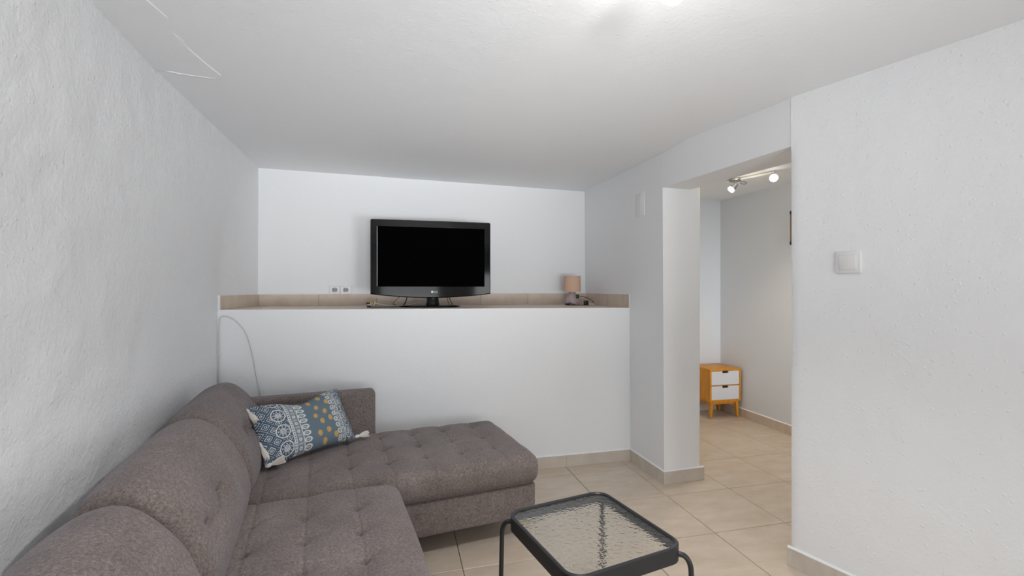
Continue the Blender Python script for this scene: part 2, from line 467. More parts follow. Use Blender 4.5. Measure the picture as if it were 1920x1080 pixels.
# right-hand wall, running off at an angle past the camera
RW0 = Vector((1.750, 1.762)); RD = Vector((0.225, -0.693)).normalized(); RN = Vector((RD.y, -RD.x)) * -1   # RN points away from the room
if RN.x < 0: RN = -RN
P = []; Q = []
L = 4.75
ss = [0, 0.012] + [0.04 * i for i in range(1, 45)] + [2.2, 3.0, L]
zs2 = [-0.01] + [0.04 * i for i in range(1, 54)] + [2.17]
for s in ss:
    rr = []; qq = []
    for z in zs2:
        d = (noise.fractal(Vector((9, s * 5, z * 5)), 0.9, 2.1, 3) * 0.002 + noise.noise(Vector((7, s * 1.3, z * 1.3))) * 0.004) * min(1, s / 0.3) * min(1, max(0, (CEIL - z) / 0.2))
        p = RW0 + RD * s + RN * (d + (0.005 if s == 0 and z < 1.9 else 0)); rr.append((p.x, p.y, z))
        q = RW0 + RD * s + RN * 0.24; qq.append((q.x, q.y, z))
    P.append(rr); Q.append(qq)
wr = struct(obj('wall_right', slab(P, Q), 'plaster_pitted', None, 50), 'stippled white wall on the right with a light switch', 'wall')
# rear wall with the wide window, behind the camera
bm = bmesh.new()
for a, b in [((-1.3, -2.85, 0), (-0.35, -2.6, 2.2)), ((0.85, -2.85, 0), (1.45, -2.6, 2.2)), ((2.85, -2.85, 0), (3.6, -2.6, 2.2)), ((-0.35, -2.85, 0), (0.85, -2.6, 0.5)),
             ((-0.35, -2.85, 1.8), (0.85, -2.6, 2.2)), ((1.45, -2.85, 0), (2.85, -2.6, 0.08)), ((1.45, -2.85, 2.0), (2.85, -2.6, 2.2))]: box(bm, a, b)
struct(obj('wall_rear', bm, 'plaster', None, None), 'white wall with glazed doors and a window behind the viewer', 'wall')
for nm, lab, x0, x1, za, zb in (('window_1', 'white framed window behind the viewer', -0.35, 0.85, 0.5, 1.8), ('window_2', 'white framed glazed doors behind the viewer', 1.45, 2.85, 0.08, 2.0)):
    wn = bpy.data.objects.new(nm, None); C.objects.link(wn); wn.location = ((x0 + x1) / 2, -2.74, za); struct(wn, lab, 'window')
    w = (x1 - x0) / 2; h = zb - za; bm = bmesh.new()
    for a, b in [((-w, -.03, 0), (-w + .06, .03, h)), ((w - .06, -.03, 0), (w, .03, h)), ((-w, -.03, 0), (w, .03, .06)), ((-w, -.03, h - .06), (w, .03, h)), ((-.03, -.03, .06), (.03, .03, h - .06))]: box(bm, a, b)
    obj('window_frame', bm, 'white_plastic', wn, None)
    for q in (-1, 1):
        c_ = q * (w - .03) / 2; d_ = (w - .09) / 2
        obj('window_pane', bbox((c_ - d_, -.004, .06), (c_ + d_, .004, h - .06)), 'pane', wn, None)

# next room
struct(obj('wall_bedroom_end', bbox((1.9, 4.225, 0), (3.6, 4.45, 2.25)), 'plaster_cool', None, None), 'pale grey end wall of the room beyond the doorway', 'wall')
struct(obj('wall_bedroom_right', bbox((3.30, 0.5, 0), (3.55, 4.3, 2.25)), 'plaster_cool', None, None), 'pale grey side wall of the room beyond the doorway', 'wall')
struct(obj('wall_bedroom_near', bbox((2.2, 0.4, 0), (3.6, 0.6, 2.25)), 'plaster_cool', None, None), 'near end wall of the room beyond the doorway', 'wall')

# skirting boards: runs of single tiles
BH = 0.082


def skirting(name, label, a, b, cuts, out, mat='base'):
    """a->b along the wall foot; out = thickness direction"""
    a = Vector(a); b = Vector(b); out = Vector(out).normalized() * 0.011
    e = bpy.data.objects.new(name, None); C.objects.link(e); struct(e, label, 'baseboard')
    ts = [0] + cuts + [1]; L_ = (b - a).length
    for i in range(len(ts) - 1):
        p = a.lerp(b, ts[i]); q = a.lerp(b, ts[i + 1]); g = (b - a).normalized() * (0.0012)
        if i: p = p + g
        bm = bmesh.new(); w = [p, q, q + out, p + out]
        prism(bm, [(v.x, v.y, 0.0005) for v in w], [(v.x, v.y, BH) for v in w])
        bmesh.ops.bevel(bm, geom=[x for x in bm.edges if all(v.co.z > .05 for v in x.verts)], offset=.002, segments=1, affect='EDGES')
        obj('skirting_tile', bm, mat, e, None)
    bm = bmesh.new(); i_ = out * 0.9; w = [a, b, b + i_, a + i_]; v_ = [a, b, b + i_ * .1, a + i_ * .1]
    prism(bm, [(v.x, v.y, BH) for v in w], [(v.x, v.y, BH + .007) for v in v_]); obj('filler_strip', bm, 'plaster', e, None)
    return e


skirting('baseboard_half_wall', 'pale tile skirting along the half wall', (-1.0, HWY), (1.672, HWY), [0.12, 0.285, 0.45, 0.615, 0.81], (0, -1))
skirting('baseboard_divider_side', 'pale tile skirting along the side of the wall end', (SWX(3.12), 3.12), (1.680, 2.676), [], (-1, 0))
skirting('baseboard_divider_end', 'pale tile skirting across the front of the wall end', (1.668, 2.687), (1.975, 2.700), [], (0, -1))
e0 = RW0 - RD * 0.012; e1 = RW0 + RD * 3.0
skirting('baseboard_right', 'pale tile skirting along the right wall', (e0.x, e0.y), (e1.x, e1.y), [0.22, 0.37, 0.52, 0.67, 0.82], (-RN.x, -RN.y))
skirting('baseboard_bedroom', 'beige tile skirting in the room beyond the doorway', (3.30, 4.225), (3.30, 1.0), [0.1, 0.24, 0.38, 0.52, 0.66], (-1, 0), 'tile')
skirting('baseboard_bedroom_end', 'beige tile skirting on the end wall beyond the doorway', (1.97, 4.225), (3.29, 4.225), [0.33, 0.66], (0, -1), 'tile')

# ------------------------------------------------------------------ corner sofa
SB = math.radians(8.5)
sofa = thing('corner_sofa', 'taupe tufted fabric corner sofa with chaise along the left wall', 'sofa', (0.68, 2.295, 0), SB)
UX = [-0.16, -0.342, -0.524, -0.705, -0.884, -1.062, -1.238]


def tuft_fn(cx, cy, cz, hz, bx, by, crown, seam_x, dents=1.0):
    def fn(p):
        x, y = p.x + cx, p.y + cy
        up = max(0, min(1, (p.z + hz * 0.2) / (hz * 0.8)))
        d = 0
        for a in bx:
            e = abs(x - a)
            if e < 0.15:
                if seam_x: d += 0.0040 * math.exp(-(e / 0.0045) ** 2) + 0.004 * math.exp(-(e / 0.04) ** 2)
                for b in by:
                    f2 = (x - a) ** 2 + (y - b) ** 2
                    if f2 < 0.02:
                        d += dents * (0.017 * math.exp(-f2 / 0.00011) + 0.013 * math.exp(-f2 / 0.0014))
                        # short folds running out of each tuft
                        dx, dy = x - a, y - b
                        if dx > 0: d += dents * 0.007 * math.exp(-((dy - 0.45 * dx) / 0.006) ** 2) * math.exp(-dx / 0.045)
                        else: d += dents * 0.005 * math.exp(-((dy - 0.25 * dx) / 0.006) ** 2) * math.exp(dx / 0.03)
        c = crown * noise.noise(Vector((x * 6, y * 6, 3.1))) * 0.6
        p.z += (c - d) * up
        return p
    return fn


# upholstered bases
obj('chaise_base', rblock((1.535, 0.69, 0.165), 0.012, (4, 4, 2), None, 3), 'fabric', sofa, 50, (-0.7665, 0.320, 0.1965))
obj('seat_base', rblock((0.86, 1.55, 0.165), 0.012, (4, 4, 2), None, 3), 'fabric', sofa, 50, (-1.105, -0.80, 0.197))
# tufted cushions
L = (1.365, 0.735, 0.158); c = (-0.661, 0.306, 0.353)
obj('chaise_cushion', rblock(L, 0.066, (280, 125, 2), tuft_fn(c[0], c[1], c[2], L[2] / 2, UX, [0.155, 0.345, 0.545], 0.012, True), 6), 'fabric', sofa, 60, c)
L = (0.635, 1.44, 0.165); c = (-1.012, -0.805, 0.357)
obj('seat_cushion', rblock(L, 0.066, (115, 270, 2), tuft_fn(c[0], c[1], c[2], L[2] / 2, UX[4:], [-0.30, -0.487, -0.668, -0.855, -1.04, -1.225, -1.41], 0.016, True), 6), 'fabric', sofa, 60, c)
# back frame and arm
obj('back_frame', rblock((0.10, 2.25, 0.50), 0.03, (2, 8, 4), None, 4), 'fabric', sofa, 60, (-1.575, -0.37, 0.37))
obj('arm', rblock((0.885, 0.105, 0.555), 0.028, (6, 2, 4), None, 4), 'fabric', sofa, 60, (-1.155, 0.715, 0.3935))


PROF = [(-1.285, 0.420), (-1.262, 0.470), (-1.268, 0.530), (-1.292, 0.600), (-1.330, 0.670), (-1.378, 0.730), (-1.440, 0.772), (-1.505, 0.770), (-1.562, 0.735), (-1.596, 0.665), (-1.60, 0.58), (-1.545, 0.50), (-1.50, 0.43), (-1.40, 0.412)]


def closed_spline(P, n):
    out = []; m = len(P)
    for i in range(m):
        a, b, c, d = [Vector((P[(i + q) % m][0], P[(i + q) % m][1], 0)) for q in (-1, 0, 1, 2)]
        for k_ in range(n):
            t = k_ / n; out.append(0.5 * (2 * b + (c - a) * t + (2 * a - 5 * b + 4 * c - d) * t * t + (3 * b - a - 3 * c + d) * t ** 3))
    return out


def back_cushion(y0, y1, dz, seed, tufts, crease):
    """soft wedge-shaped cushion leaning on the frame: a profile swept along its length"""
    base = closed_spline(PROF, 9); n = len(base); w = y1 - y0; cx, cz = -1.42, 0.585
    rnd = 0.055; ysec = []
    for k_ in range(9): a = PI / 2 * k_ / 8; ysec.append((y0 + rnd * (1 - math.sin(PI / 2 - a) if False else 1 - math.sin(a)), 0))
    ysec = [(y0 + rnd * (1 - math.cos(PI / 2 * k_ / 8)), math.sin(PI / 2 * k_ / 8)) for k_ in range(9)]
    inner = [(y0 + rnd + (w - 2 * rnd) * k_ / 70, 1.0) for k_ in range(1, 70)]
    ysec = ysec + inner + [(y0 + y1 - y, q) for y, q in ysec[::-1]]
    bm = bmesh.new(); rings = []
    for y, q in ysec:
        u = 2 * (y - y0) / w - 1; sc = 1 - 0.10 * abs(u) ** 5; inset = rnd * (1 - q); ring = []
        for i, p in enumerate(base):
            d = Vector((p.x - cx, p.y - cz)); l = d.length; d.normalize()
            l = l * sc - inset
            x, z = cx + d.x * l, cz + d.y * l
            front = max(0, min(1, (x + 1.46) / 0.1)) * max(0, min(1, (z - 0.44) / 0.06))
            # wrinkles, tufts and the fold that joins them
            g = 0.007 * noise.noise(Vector((seed * 3.3, y * 6, z * 6))) + 0.004 * noise.noise(Vector((seed * 5.1, y * 15, z * 15)))
            for ty, tz in tufts:
                r2 = (y - ty) ** 2 + (z - tz) ** 2
                g -= 0.020 * math.exp(-r2 / 0.0002) + 0.012 * math.exp(-r2 / 0.004)
                for sl, ln in ((1.1, 0.05), (-0.7, 0.05), (0.2, 0.07)):
                    dy, dz_ = y - ty, z - tz
                    g -= 0.004 * math.exp(-((dz_ - sl * dy) / 0.008) ** 2) * math.exp(-abs(dy) / ln)
            if crease:
                (a1, b1), (a2, b2) = crease
                t = (y - a1) / (a2 - a1)
                if -0.3 < t < 1.3:
                    zz = lerp(b1, b2, t) - 0.02 * math.sin(PI * max(0, min(1, t))); e = z - zz
                    g -= (0.010 * math.exp(-(e / 0.007) ** 2) + 0.012 * math.exp(-(e / 0.035) ** 2)) * max(0, 1 - max(0, abs(t - 0.5) - 0.5) / 0.3)
            l2 = l + g * front * (1 if q > 0.9 else q)
            ring.append(bm.verts.new((cx + d.x * l2, y, cz + d.y * l2 + (dz if z > 0.5 else dz * max(0, (z - 0.42) / 0.08)))))
        rings.append(ring)
    for i in range(len(rings) - 1):
        for k_ in range(n): bm.faces.new([rings[i][k_], rings[i][(k_ + 1) % n], rings[i + 1][(k_ + 1) % n], rings[i + 1][k_]])
    bm.faces.new(rings[0]); bm.faces.new(rings[-1])
    return obj('back_cushion', bm, 'fabric', sofa, 60)


back_cushion(-0.035, 0.648, 0.018, 1, [(0.21, 0.625)], ((0.21, 0.625), (0.56, 0.59)))
back_cushion(-0.765, -0.045, 0.012, 2, [(-0.42, 0.600), (-0.62, 0.585)], ((-0.42, 0.60), (-0.62, 0.585)))
back_cushion(-1.50, -0.775, 0.0, 3, [(-1.2, 0.60)], None)
# round tapered wooden legs
for (x, y) in [(-0.05, 0.03), (-0.05, 0.61), (-0.72, 0.03), (-1.45, 0.61), (-0.74, -1.5), (-1.45, -1.5)]:
    bm = bmesh.new(); lathe(bm, [(0.014, 0.0), (0.016, 0.002), (0.024, 0.114), (0.024, 0.118)], 14, (x, y, 0)); obj('leg', bm, 'legwood', sofa)

# ------------------------------------------------------------------ printed cushion with tassels
PW, PH = 0.50, 0.30
cush = thing('throw_cushion', 'blue printed cushion with gold dots and cream tassels on the sofa', 'cushion')
B0 = Vector((-0.580, 2.318, 0.452)); B1 = Vector((-0.222, 2.660, 0.452))
ex = (B1 - B0).normalized(); hor = Vector((-ex.y, ex.x, 0)); el = math.radians(57)
ez = (hor * math.cos(el) + Vector((0, 0, 1)) * math.sin(el)).normalized(); en = ex.cross(ez)   # faces the viewer
Mx = Matrix.Identity(4)
for r in range(3): Mx[r][0] = ex[r]; Mx[r][1] = ez[r]; Mx[r][2] = en[r]
mid = B0 + ex * (B1 - B0).length / 2
Mx.translation = mid
cush.matrix_world = Mx
BLUE = Vector((0.135, 0.185, 0.225)); NAVY = Vector((0.060, 0.100, 0.150)); PALE = Vector((0.62, 0.63, 0.63)); GREYB = Vector((0.20, 0.235, 0.27)); GOLD = Vector((0.52, 0.34, 0.13))
dots = [(0.545, 0.90), (0.60, 0.73), (0.68, 0.92), (0.565, 0.55), (0.685, 0.60), (0.62, 0.42), (0.725, 0.45), (0.555, 0.22), (0.66, 0.24), (0.60, 0.07), (0.74, 0.78), (0.735, 0.13)]


def cush_col(u, v):
    X = u * PW; Y = v * PH                      # metres
    side = u if u < 0.5 else None
    if 0.50 <= u <= 0.765:
        for a, b in dots:
            if ((u - a) * PW / 0.0125) ** 2 + ((v - b) * PH / 0.0155) ** 2 < 1: return GOLD
    if u > 0.5: t = (1 - u) * PW * 1.9
    else: t = X
    # t: distance from the end of the cushion
    if t < 0.135:
        cy = (Y % 0.085) - 0.0425
        rr = math.hypot(t - 0.096, cy)
        if rr < 0.034:
            if 0.029 < rr: return PALE
            if rr < 0.017 and (math.sin(t * 900) * math.sin(Y * 700) > -0.15): return PALE
            an = math.atan2(cy, t - 0.096)
            if 0.020 < rr < 0.0245 and math.sin(an * 9) > 0.2: return PALE
            return NAVY
        a = (t + Y) / 0.058; b = (t - Y) / 0.058
        fa, fb = abs((a % 1) - 0.5), abs((b % 1) - 0.5); q = max(fa, fb)
        if 0.25 < q < 0.31: return PALE
        if 0.07 < q < 0.13: return PALE
        if q > 0.455 and (math.sin((t + Y) * 540) > 0.2) and (math.sin((t - Y) * 540) > -0.6): return PALE
        return NAVY
    if t < 0.150:
        return PALE if (t - 0.135) < 0.005 or (t - 0.135) > 0.011 or math.sin(Y * 500) > 0.3 else BLUE
    if t < 0.183:
        cy = (Y % 0.042) - 0.021; rr = math.hypot(t - 0.1665, cy)
        if rr < 0.0085 and rr > 0.003: return PALE
        if abs(t - 0.1665) < 0.011 and abs(cy) > 0.015: return GREYB * 1.6
        return GREYB
    if t < 0.188: return PALE
    if t < 0.232:
        cy = (Y % 0.034) - 0.017; w = 0.0135 * math.sqrt(max(0, 1 - ((t - 0.208) / 0.022) ** 2)); w2 = 0.0075 * math.sqrt(max(0, 1 - ((t - 0.207) / 0.013) ** 2))
        if w2 < abs(cy) < w: return PALE
        if abs(cy) < 0.002 and 0.197 < t < 0.215: return PALE
        return BLUE
    return BLUE


NU, NV = 320, 192
bm = bmesh.new(); cl_ = bm.loops.layers.float_color.new('print'); G = {}


def cp(u, v, s):
    a = 2 * u - 1; b = 2 * v - 1
    th = 0.062 * max(0, (1 - a ** 4)) ** 0.6 * max(0, (1 - b ** 4)) ** 0.6
    pin = 0.022
    x = a * PW / 2 * (1 - pin * 1.6 * (1 - b * b)); y = PH / 2 + b * PH / 2 * (1 - pin * 3.0 * (1 - a * a))
    z = s * th + (0.004 * noise.noise(Vector((a * 3, b * 3, s))) if th > 0.004 else 0)
    # slack middle: upper edge sags between the corners
    y -= 0.035 * max(0, b) * math.exp(-((a - 0.02) / 0.42) ** 2)
    return Vector((x, y, z))


for s in (1, -1):
    nu, nv = (NU, NV) if s > 0 else (40, 24)
    V = [[bm.verts.new(cp(i / nu, j / nv, s)) for j in range(nv + 1)] for i in range(nu + 1)]
    for i in range(nu):
        for j in range(nv):
            f = bm.faces.new([V[i][j], V[i + 1][j], V[i + 1][j + 1], V[i][j + 1]])
            for lp, (p, q) in zip(f.loops, ((i, j), (i + 1, j), (i + 1, j + 1), (i, j + 1))):
                k = cush_col(p / nu, q / nv) if s > 0 else BLUE
                lp[cl_] = (k.x, k.y, k.z, 1)
k = NT('printed cotton'); at = k.n('ShaderNodeVertexColor', layer_name='print'); co = k.co()
nn = k.bump(k.noise(co, 400, 2), 0.3, 0.001); M['print'] = k.fin(at.outputs[0], 0.9, nn, 0.15)
me = bpy.data.meshes.new('cover')
for f in bm.faces: f.smooth = True
bm.to_mesh(me); bm.free(); me.materials.append(M['print'])
cv = bpy.data.objects.new('cover', me); C.objects.link(cv); cv.parent = cush


def tassel(p, d, ln, fat):
    """p: root, d: direction, in cushion space"""
    d = Vector(d).normalized(); bm = bmesh.new(); z = d
    a = z.cross(Vector((0, 0, 1)));
    if a.length < 0.1: a = z.cross(Vector((1, 0, 0)))
    a.normalize(); b = z.cross(a)
    tube(bm, [Vector(p), Vector(p) + d * ln * .12, Vector(p) + d * ln * .22, Vector(p) + d * ln * .34], [.003, .008 * fat, .008 * fat, .005 * fat], 10)
    for i in range(26):
        t = 2 * PI * i / 13; rr = (0.5 if i < 13 else 1.0) * 0.013 * fat
        o1 = (a * math.cos(t) + b * math.sin(t))
        q = Vector(p) + d * ln * .30 + o1 * .003; e = Vector(p) + d * ln * random.uniform(.9, 1.03) + o1 * rr
        tube(bm, [q, q.lerp(e, .5) + o1 * .003, e], [.0022, .003, .0026], 5)
    return obj('tassel', bm, 'tassel', cush)


tassel((-PW / 2, PH - .006, 0.0), (0.10, -0.9, 0.35), 0.085, 0.85)
tassel((-PW / 2 + 0.008, PH * 0.40, 0.005), (-0.05, -0.95, 0.30), 0.095, 0.75)
tassel((-PW / 2 + .002, 0.006, 0.0), (0.85, -0.05, 0.75), 0.085, 1.25)
tassel((PW / 2 - .002, 0.008, 0.0), (0.80, -0.10, 0.25), 0.075, 1.2)

# ------------------------------------------------------------------ glass side table
TA = math.radians(11.5)
tbl = thing('side_table', 'square black metal side table with pebbled glass top', 'table', (0.640, 1.483, 0), TA)
TW, TD, TZ = 0.43, 0.45, 0.45


def rrect(w, d, r, n=8):
    out = []
    for cx, cy, a0 in ((w / 2 - r, d / 2 - r, 0), (-w / 2 + r, d / 2 - r, PI / 2), (-w / 2 + r, -d / 2 + r, PI), (w / 2 - r, -d / 2 + r, 1.5 * PI)):
        for k in range(n + 1):
            a = a0 + PI / 2 * k / n; out.append((cx + r * math.cos(a), cy + r * math.sin(a)))
    return out


sec = [(0.0, TZ), (-0.004, TZ + .003), (-0.010, TZ + .003), (-0.014, TZ - .001), (-0.014, TZ - .008), (-0.006, TZ - .009), (-0.005, TZ - .048), (0.0, TZ - .048)]
bm = bmesh.new(); R = []
for o_, z in sec:
    R.append([bm.verts.new((x, y, z)) for x, y in rrect(TW + 2 * o_, TD + 2 * o_, 0.058 + o_, 8)])
for i in range(len(R)):
    A, B = R[i], R[(i + 1) % len(R)]
    for k_ in range(len(A)): bm.faces.new([A[k_], A[(k_ + 1) % len(A)], B[(k_ + 1) % len(A)], B[k_]])
obj('table_frame', bm, 'metal', tbl, 35)
obj('glass_top', plan(rrect(TW - .026, TD - .026, 0.046, 8), TZ - .0075, TZ - .0025), 'glass', tbl, 30)
for sx in (-1, 1):
    for sy in (-1, 1):
        x, y = sx * (TW / 2 - .012), sy * (TD / 2 - .012); u = Vector((sx, sy, 0)).normalized()
        bm = bmesh.new(); p = Vector((x, y, 0)); pts = [p + Vector((0, 0, TZ - .032)) - u * .012]
        for t in range(0, 8):
            an = PI / 2 * t / 7; pts.append(p + u * (.030 * math.sin(an)) + Vector((0, 0, TZ - .032 - .05 * (1 - math.cos(an)))))
        pts += [p + u * .034 + Vector((0, 0, .2)), p + u * .038 + Vector((0, 0, 0.004))]
        tube(bm, pts, 0.0085, 12); lg = obj('leg', bm, 'metal', tbl, 50)
        bm = bmesh.new(); lathe(bm, [(.0105, 0.0), (.0115, .003), (.0115, .022), (.0095, .024)], 14, p + u * .038); obj('foot_cap', bm, 'black', lg)

# ------------------------------------------------------------------ television
TVX, TVY = 0.246, 3.43
tz0 = LZ(TVX)
tv = thing('television', 'black flat television on the tiled ledge', 'television', (TVX, TVY, tz0))
W2 = 0.430; ZT = 1.757 - tz0; ZB = 1.226 - tz0


def tv_outline(inset, n=24):
    pts = []; r = 0.012
    w = W2 - inset; zt = ZT - inset; zb = ZB + inset
    for k_ in range(n + 1):                    # bowed lower edge, left to right
        t = -1 + 2 * k_ / n; pts.append((w * t, zb - 0.028 * (1 - t * t) if inset < .02 else zb))
    for a0, cx, cz in ((0, w - r, zt - r), (PI / 2, -w + r, zt - r)):
        for q in range(5): a = a0 + PI / 2 * q / 4; pts.append((cx + r * math.cos(a), cz + r * math.sin(a)))
    return pts


bm = bmesh.new(); loops = []
for ins, y in ((0.004, 0.028), (0.0, 0.020), (0.0, -0.012), (0.006, -0.020)):
    loops.append([bm.verts.new((x, y, z)) for x, z in tv_outline(ins)])
n_ = len(loops[0])
for i in range(3):
    for k_ in range(n_): bm.faces.new([loops[i][k_], loops[i][(k_ + 1) % n_], loops[i + 1][(k_ + 1) % n_], loops[i + 1][k_]])
bm.faces.new(loops[0])
# opening for the screen
SX, SZT, SZB = 0.384, 1.708 - tz0, 1.280 - tz0
inner = []
for (x, z) in tv_outline(0.006):
    inner.append(None)
iw = [bm.verts.new((max(-SX, min(SX, v.co.x * 1.0)), -0.020, max(SZB, min(SZT, v.co.z)))) for v in loops[3]]
iw2 = [bm.verts.new((v.co.x, -0.012, v.co.z)) for v in iw]
for k_ in range(n_):
    for A, B in ((loops[3], iw), (iw, iw2)):
        try: bm.faces.new([A[k_], A[(k_ + 1) % n_], B[(k_ + 1) % n_], B[k_]])
        except ValueError: pass
bmesh.ops.remove_doubles(bm, verts=bm.verts, dist=0.0002)
obj('bezel', bm, 'gloss', tv, 30)
obj('screen', bbox((-SX - .004, -.0135, SZB - .004), (SX + .004, -.008, SZT + .004)), 'screen', tv, None)
for s in (-1, 1):
    obj('bezel_trim', bbox((s * SX - .0012, -.0207, SZB + .002), (s * SX + .0012, -.0195, SZT - .002)), 'silver', tv, None) if s < 0 else None
bm = bmesh.new(); prism(bm, [(-.40, .026, ZB + .01), (.40, .026, ZB + .01), (.40, .026, ZT - .012), (-.40, .026, ZT - .012)], [(-.28, .085, ZB + .07), (.28, .085, ZB + .07), (.28, .085, ZT - .10), (-.28, .085, ZT - .10)])
bmesh.ops.bevel(bm, geom=list(bm.edges), offset=.012, segments=2, affect='EDGES'); obj('back_shell', bm, 'black', tv)
bm = bmesh.new(); rings = []
for z, w, d in ((0.012, .055, .04), (0.03, .046, .034), (0.06, .043, .032), (0.11, .045, .032)):
    rings.append([bm.verts.new((.006 + w * math.cos(2 * PI * i / 24), .02 + d * math.sin(2 * PI * i / 24), z)) for i in range(24)])
for i in range(3):
    for k_ in range(24): bm.faces.new([rings[i][k_], rings[i][(k_ + 1) % 24], rings[i + 1][(k_ + 1) % 24], rings[i + 1][k_]])
bm.faces.new(rings[0]); bm.faces.new(rings[-1]); obj('neck', bm, 'gloss', tv)
bm = bmesh.new(); rings = []
for z, sc in ((0.0, .98), (0.004, 1.0), (0.010, .97), (0.015, .80), (0.018, .3)):
    rings.append([bm.verts.new((-.02 + .228 * sc * math.cos(2 * PI * i / 48), .01 + .135 * sc * math.sin(2 * PI * i / 48), z)) for i in range(48)])
for i in range(4):
    for k_ in range(48): bm.faces.new([rings[i][k_], rings[i][(k_ + 1) % 48], rings[i + 1][(k_ + 1) % 48], rings[i + 1][k_]])
bm.faces.new(rings[0]); bm.faces.new(rings[-1]); obj('stand_base', bm, 'gloss', tv)
# maker's mark in the lower bezel: a disc with letter cut-outs and two capitals
zl = ZB + 0.016
bm = bmesh.new(); rot = Matrix.Rotation(PI / 2, 3, 'X')
lathe(bm, [(.0085, 0), (.0085, .0008)], 20, (.000, -.0201, zl), rot)
lg = obj('logo_disc', bm, 'silver', tv)
bm = bmesh.new(); box(bm, (-.001, -.0216, zl - .003), (.0, -.0208, zl + .004)); box(bm, (-.001, -.0216, zl - .003), (.003, -.0208, zl - .002)); obj('logo_stroke', bm, 'black', lg, None)
tc = bpy.data.curves.new('logo_text', 'FONT'); tc.body = 'LG'; tc.size = .021; tc.extrude = .0004; tc.align_x = 'LEFT'
to = bpy.data.objects.new('tmp', tc); C.objects.link(to); dg = bpy.context.evaluated_depsgraph_get()
me = bpy.data.meshes.new_from_object(to.evaluated_get(dg)); bpy.data.objects.remove(to); me.materials.clear(); me.materials.append(M['silver'])
lt = bpy.data.objects.new('logo_letters', me); C.objects.link(lt); lt.parent = tv; lt.location = (.012, -.0205, zl - .0075); lt.rotation_euler = (PI / 2, 0, 0)


# ------------------------------------------------------------------ cables on the ledge
def on_ledge(x, y, z=0.003): return (x, y, LZ(x) + z)


ac = thing('aerial_cable', 'thin black aerial lead with gold plugs beside the television', 'cable', on_ledge(-0.20, 3.38, 0))


def part_tube(name, pts, r, mat, root, n=8, sp=8):
    o0 = Vector(root.location); bm = bmesh.new(); tube(bm, [Vector(p) - o0 for p in (spline(pts, sp) if sp else pts)], r, n); return obj(name, bm, mat, root, 60)


part_tube('lead', [on_ledge(-.185, 3.385), on_ledge(-.12, 3.37), on_ledge(-.02, 3.40), on_ledge(.03, 3.47), (.06, 3.505, 1.17), (.075, 3.52, 1.235)], .0036, 'black', ac)
part_tube('lead', [on_ledge(.02, 3.54), on_ledge(-.03, 3.52, .02), (.0, 3.50, 1.19), (.05, 3.50, 1.235)], .002, 'black', ac)
part_tube('plug', [on_ledge(-.205, 3.38, .007), on_ledge(-.178, 3.384, .007)], .0075, 'black', ac, 10, 0)
part_tube('plug', [on_ledge(-.212, 3.43, .026), on_ledge(-.188, 3.43, .028)], .0075, 'black', ac, 10, 0)
part_tube('connector', [on_ledge(-.188, 3.43, .028), on_ledge(-.165, 3.43, .03)], .006, 'brass', ac, 10, 0)
part_tube('connector', [on_ledge(-.160, 3.432, .014), on_ledge(-.152, 3.432, .036)], .007, 'brass', ac, 10, 0)
part_tube('connector', [on_ledge(-.205, 3.415, .016), on_ledge(-.178, 3.42, .017)], .005, 'cable_white', ac, 10, 0)
part_tube('lead', [on_ledge(-.156, 3.434, .03), on_ledge(-.08, 3.47, .012), on_ledge(.0, 3.52, .006), on_ledge(.09, 3.53, .014), on_ledge(.15, 3.545, .028), on_ledge(.19, 3.55, .012)], .003, 'cable_white', ac)
part_tube('lead', [on_ledge(.10, 3.56, .008), on_ledge(.15, 3.565, .03), on_ledge(.185, 3.56, .004)], .003, 'brass', ac)
pc = thing('power_cable', 'short black power lead hanging behind the right of the television stand', 'cable', on_ledge(0.47, 3.53, 0))
part_tube('lead', [(.375, 3.53, 1.235), (.385, 3.535, 1.19), on_ledge(.41, 3.54, .004)], .0032, 'black', pc)
part_tube('lead', [(.365, 3.55, 1.235), (.372, 3.55, 1.18), on_ledge(.38, 3.55, .004), on_ledge(.34, 3.57, .004)], .002, 'black', pc)

# white cable looping on the half wall
wc = thing('wall_cable', 'off white cable looping over the half wall above the sofa', 'cable', (-1.02, 3.112, 0.45))
yw = HWY - .006
part_tube('cord', [(-.800, yw, .44), (-.808, yw, .594), (-.835, yw, .751), (-.858, yw, .881), (-.893, yw, 1.002), (-.951, yw, 1.077), (-1.0, yw, 1.101), (-1.026, yw - .002, 1.094), (-1.032, yw - .004, 1.06), (-1.033, yw - .004, .9), (-1.034, yw - .004, .712), (-1.034, yw - .004, .45)], .0036, 'cable_white', wc, 8, 10)
bm = bmesh.new(); box(bm, (-.006, -.004, .865 - .45), (.006, .008, .880 - .45)); o = obj('cable_clip', bm, 'white_plastic', wc, None, (-.013, 0.0, 0))

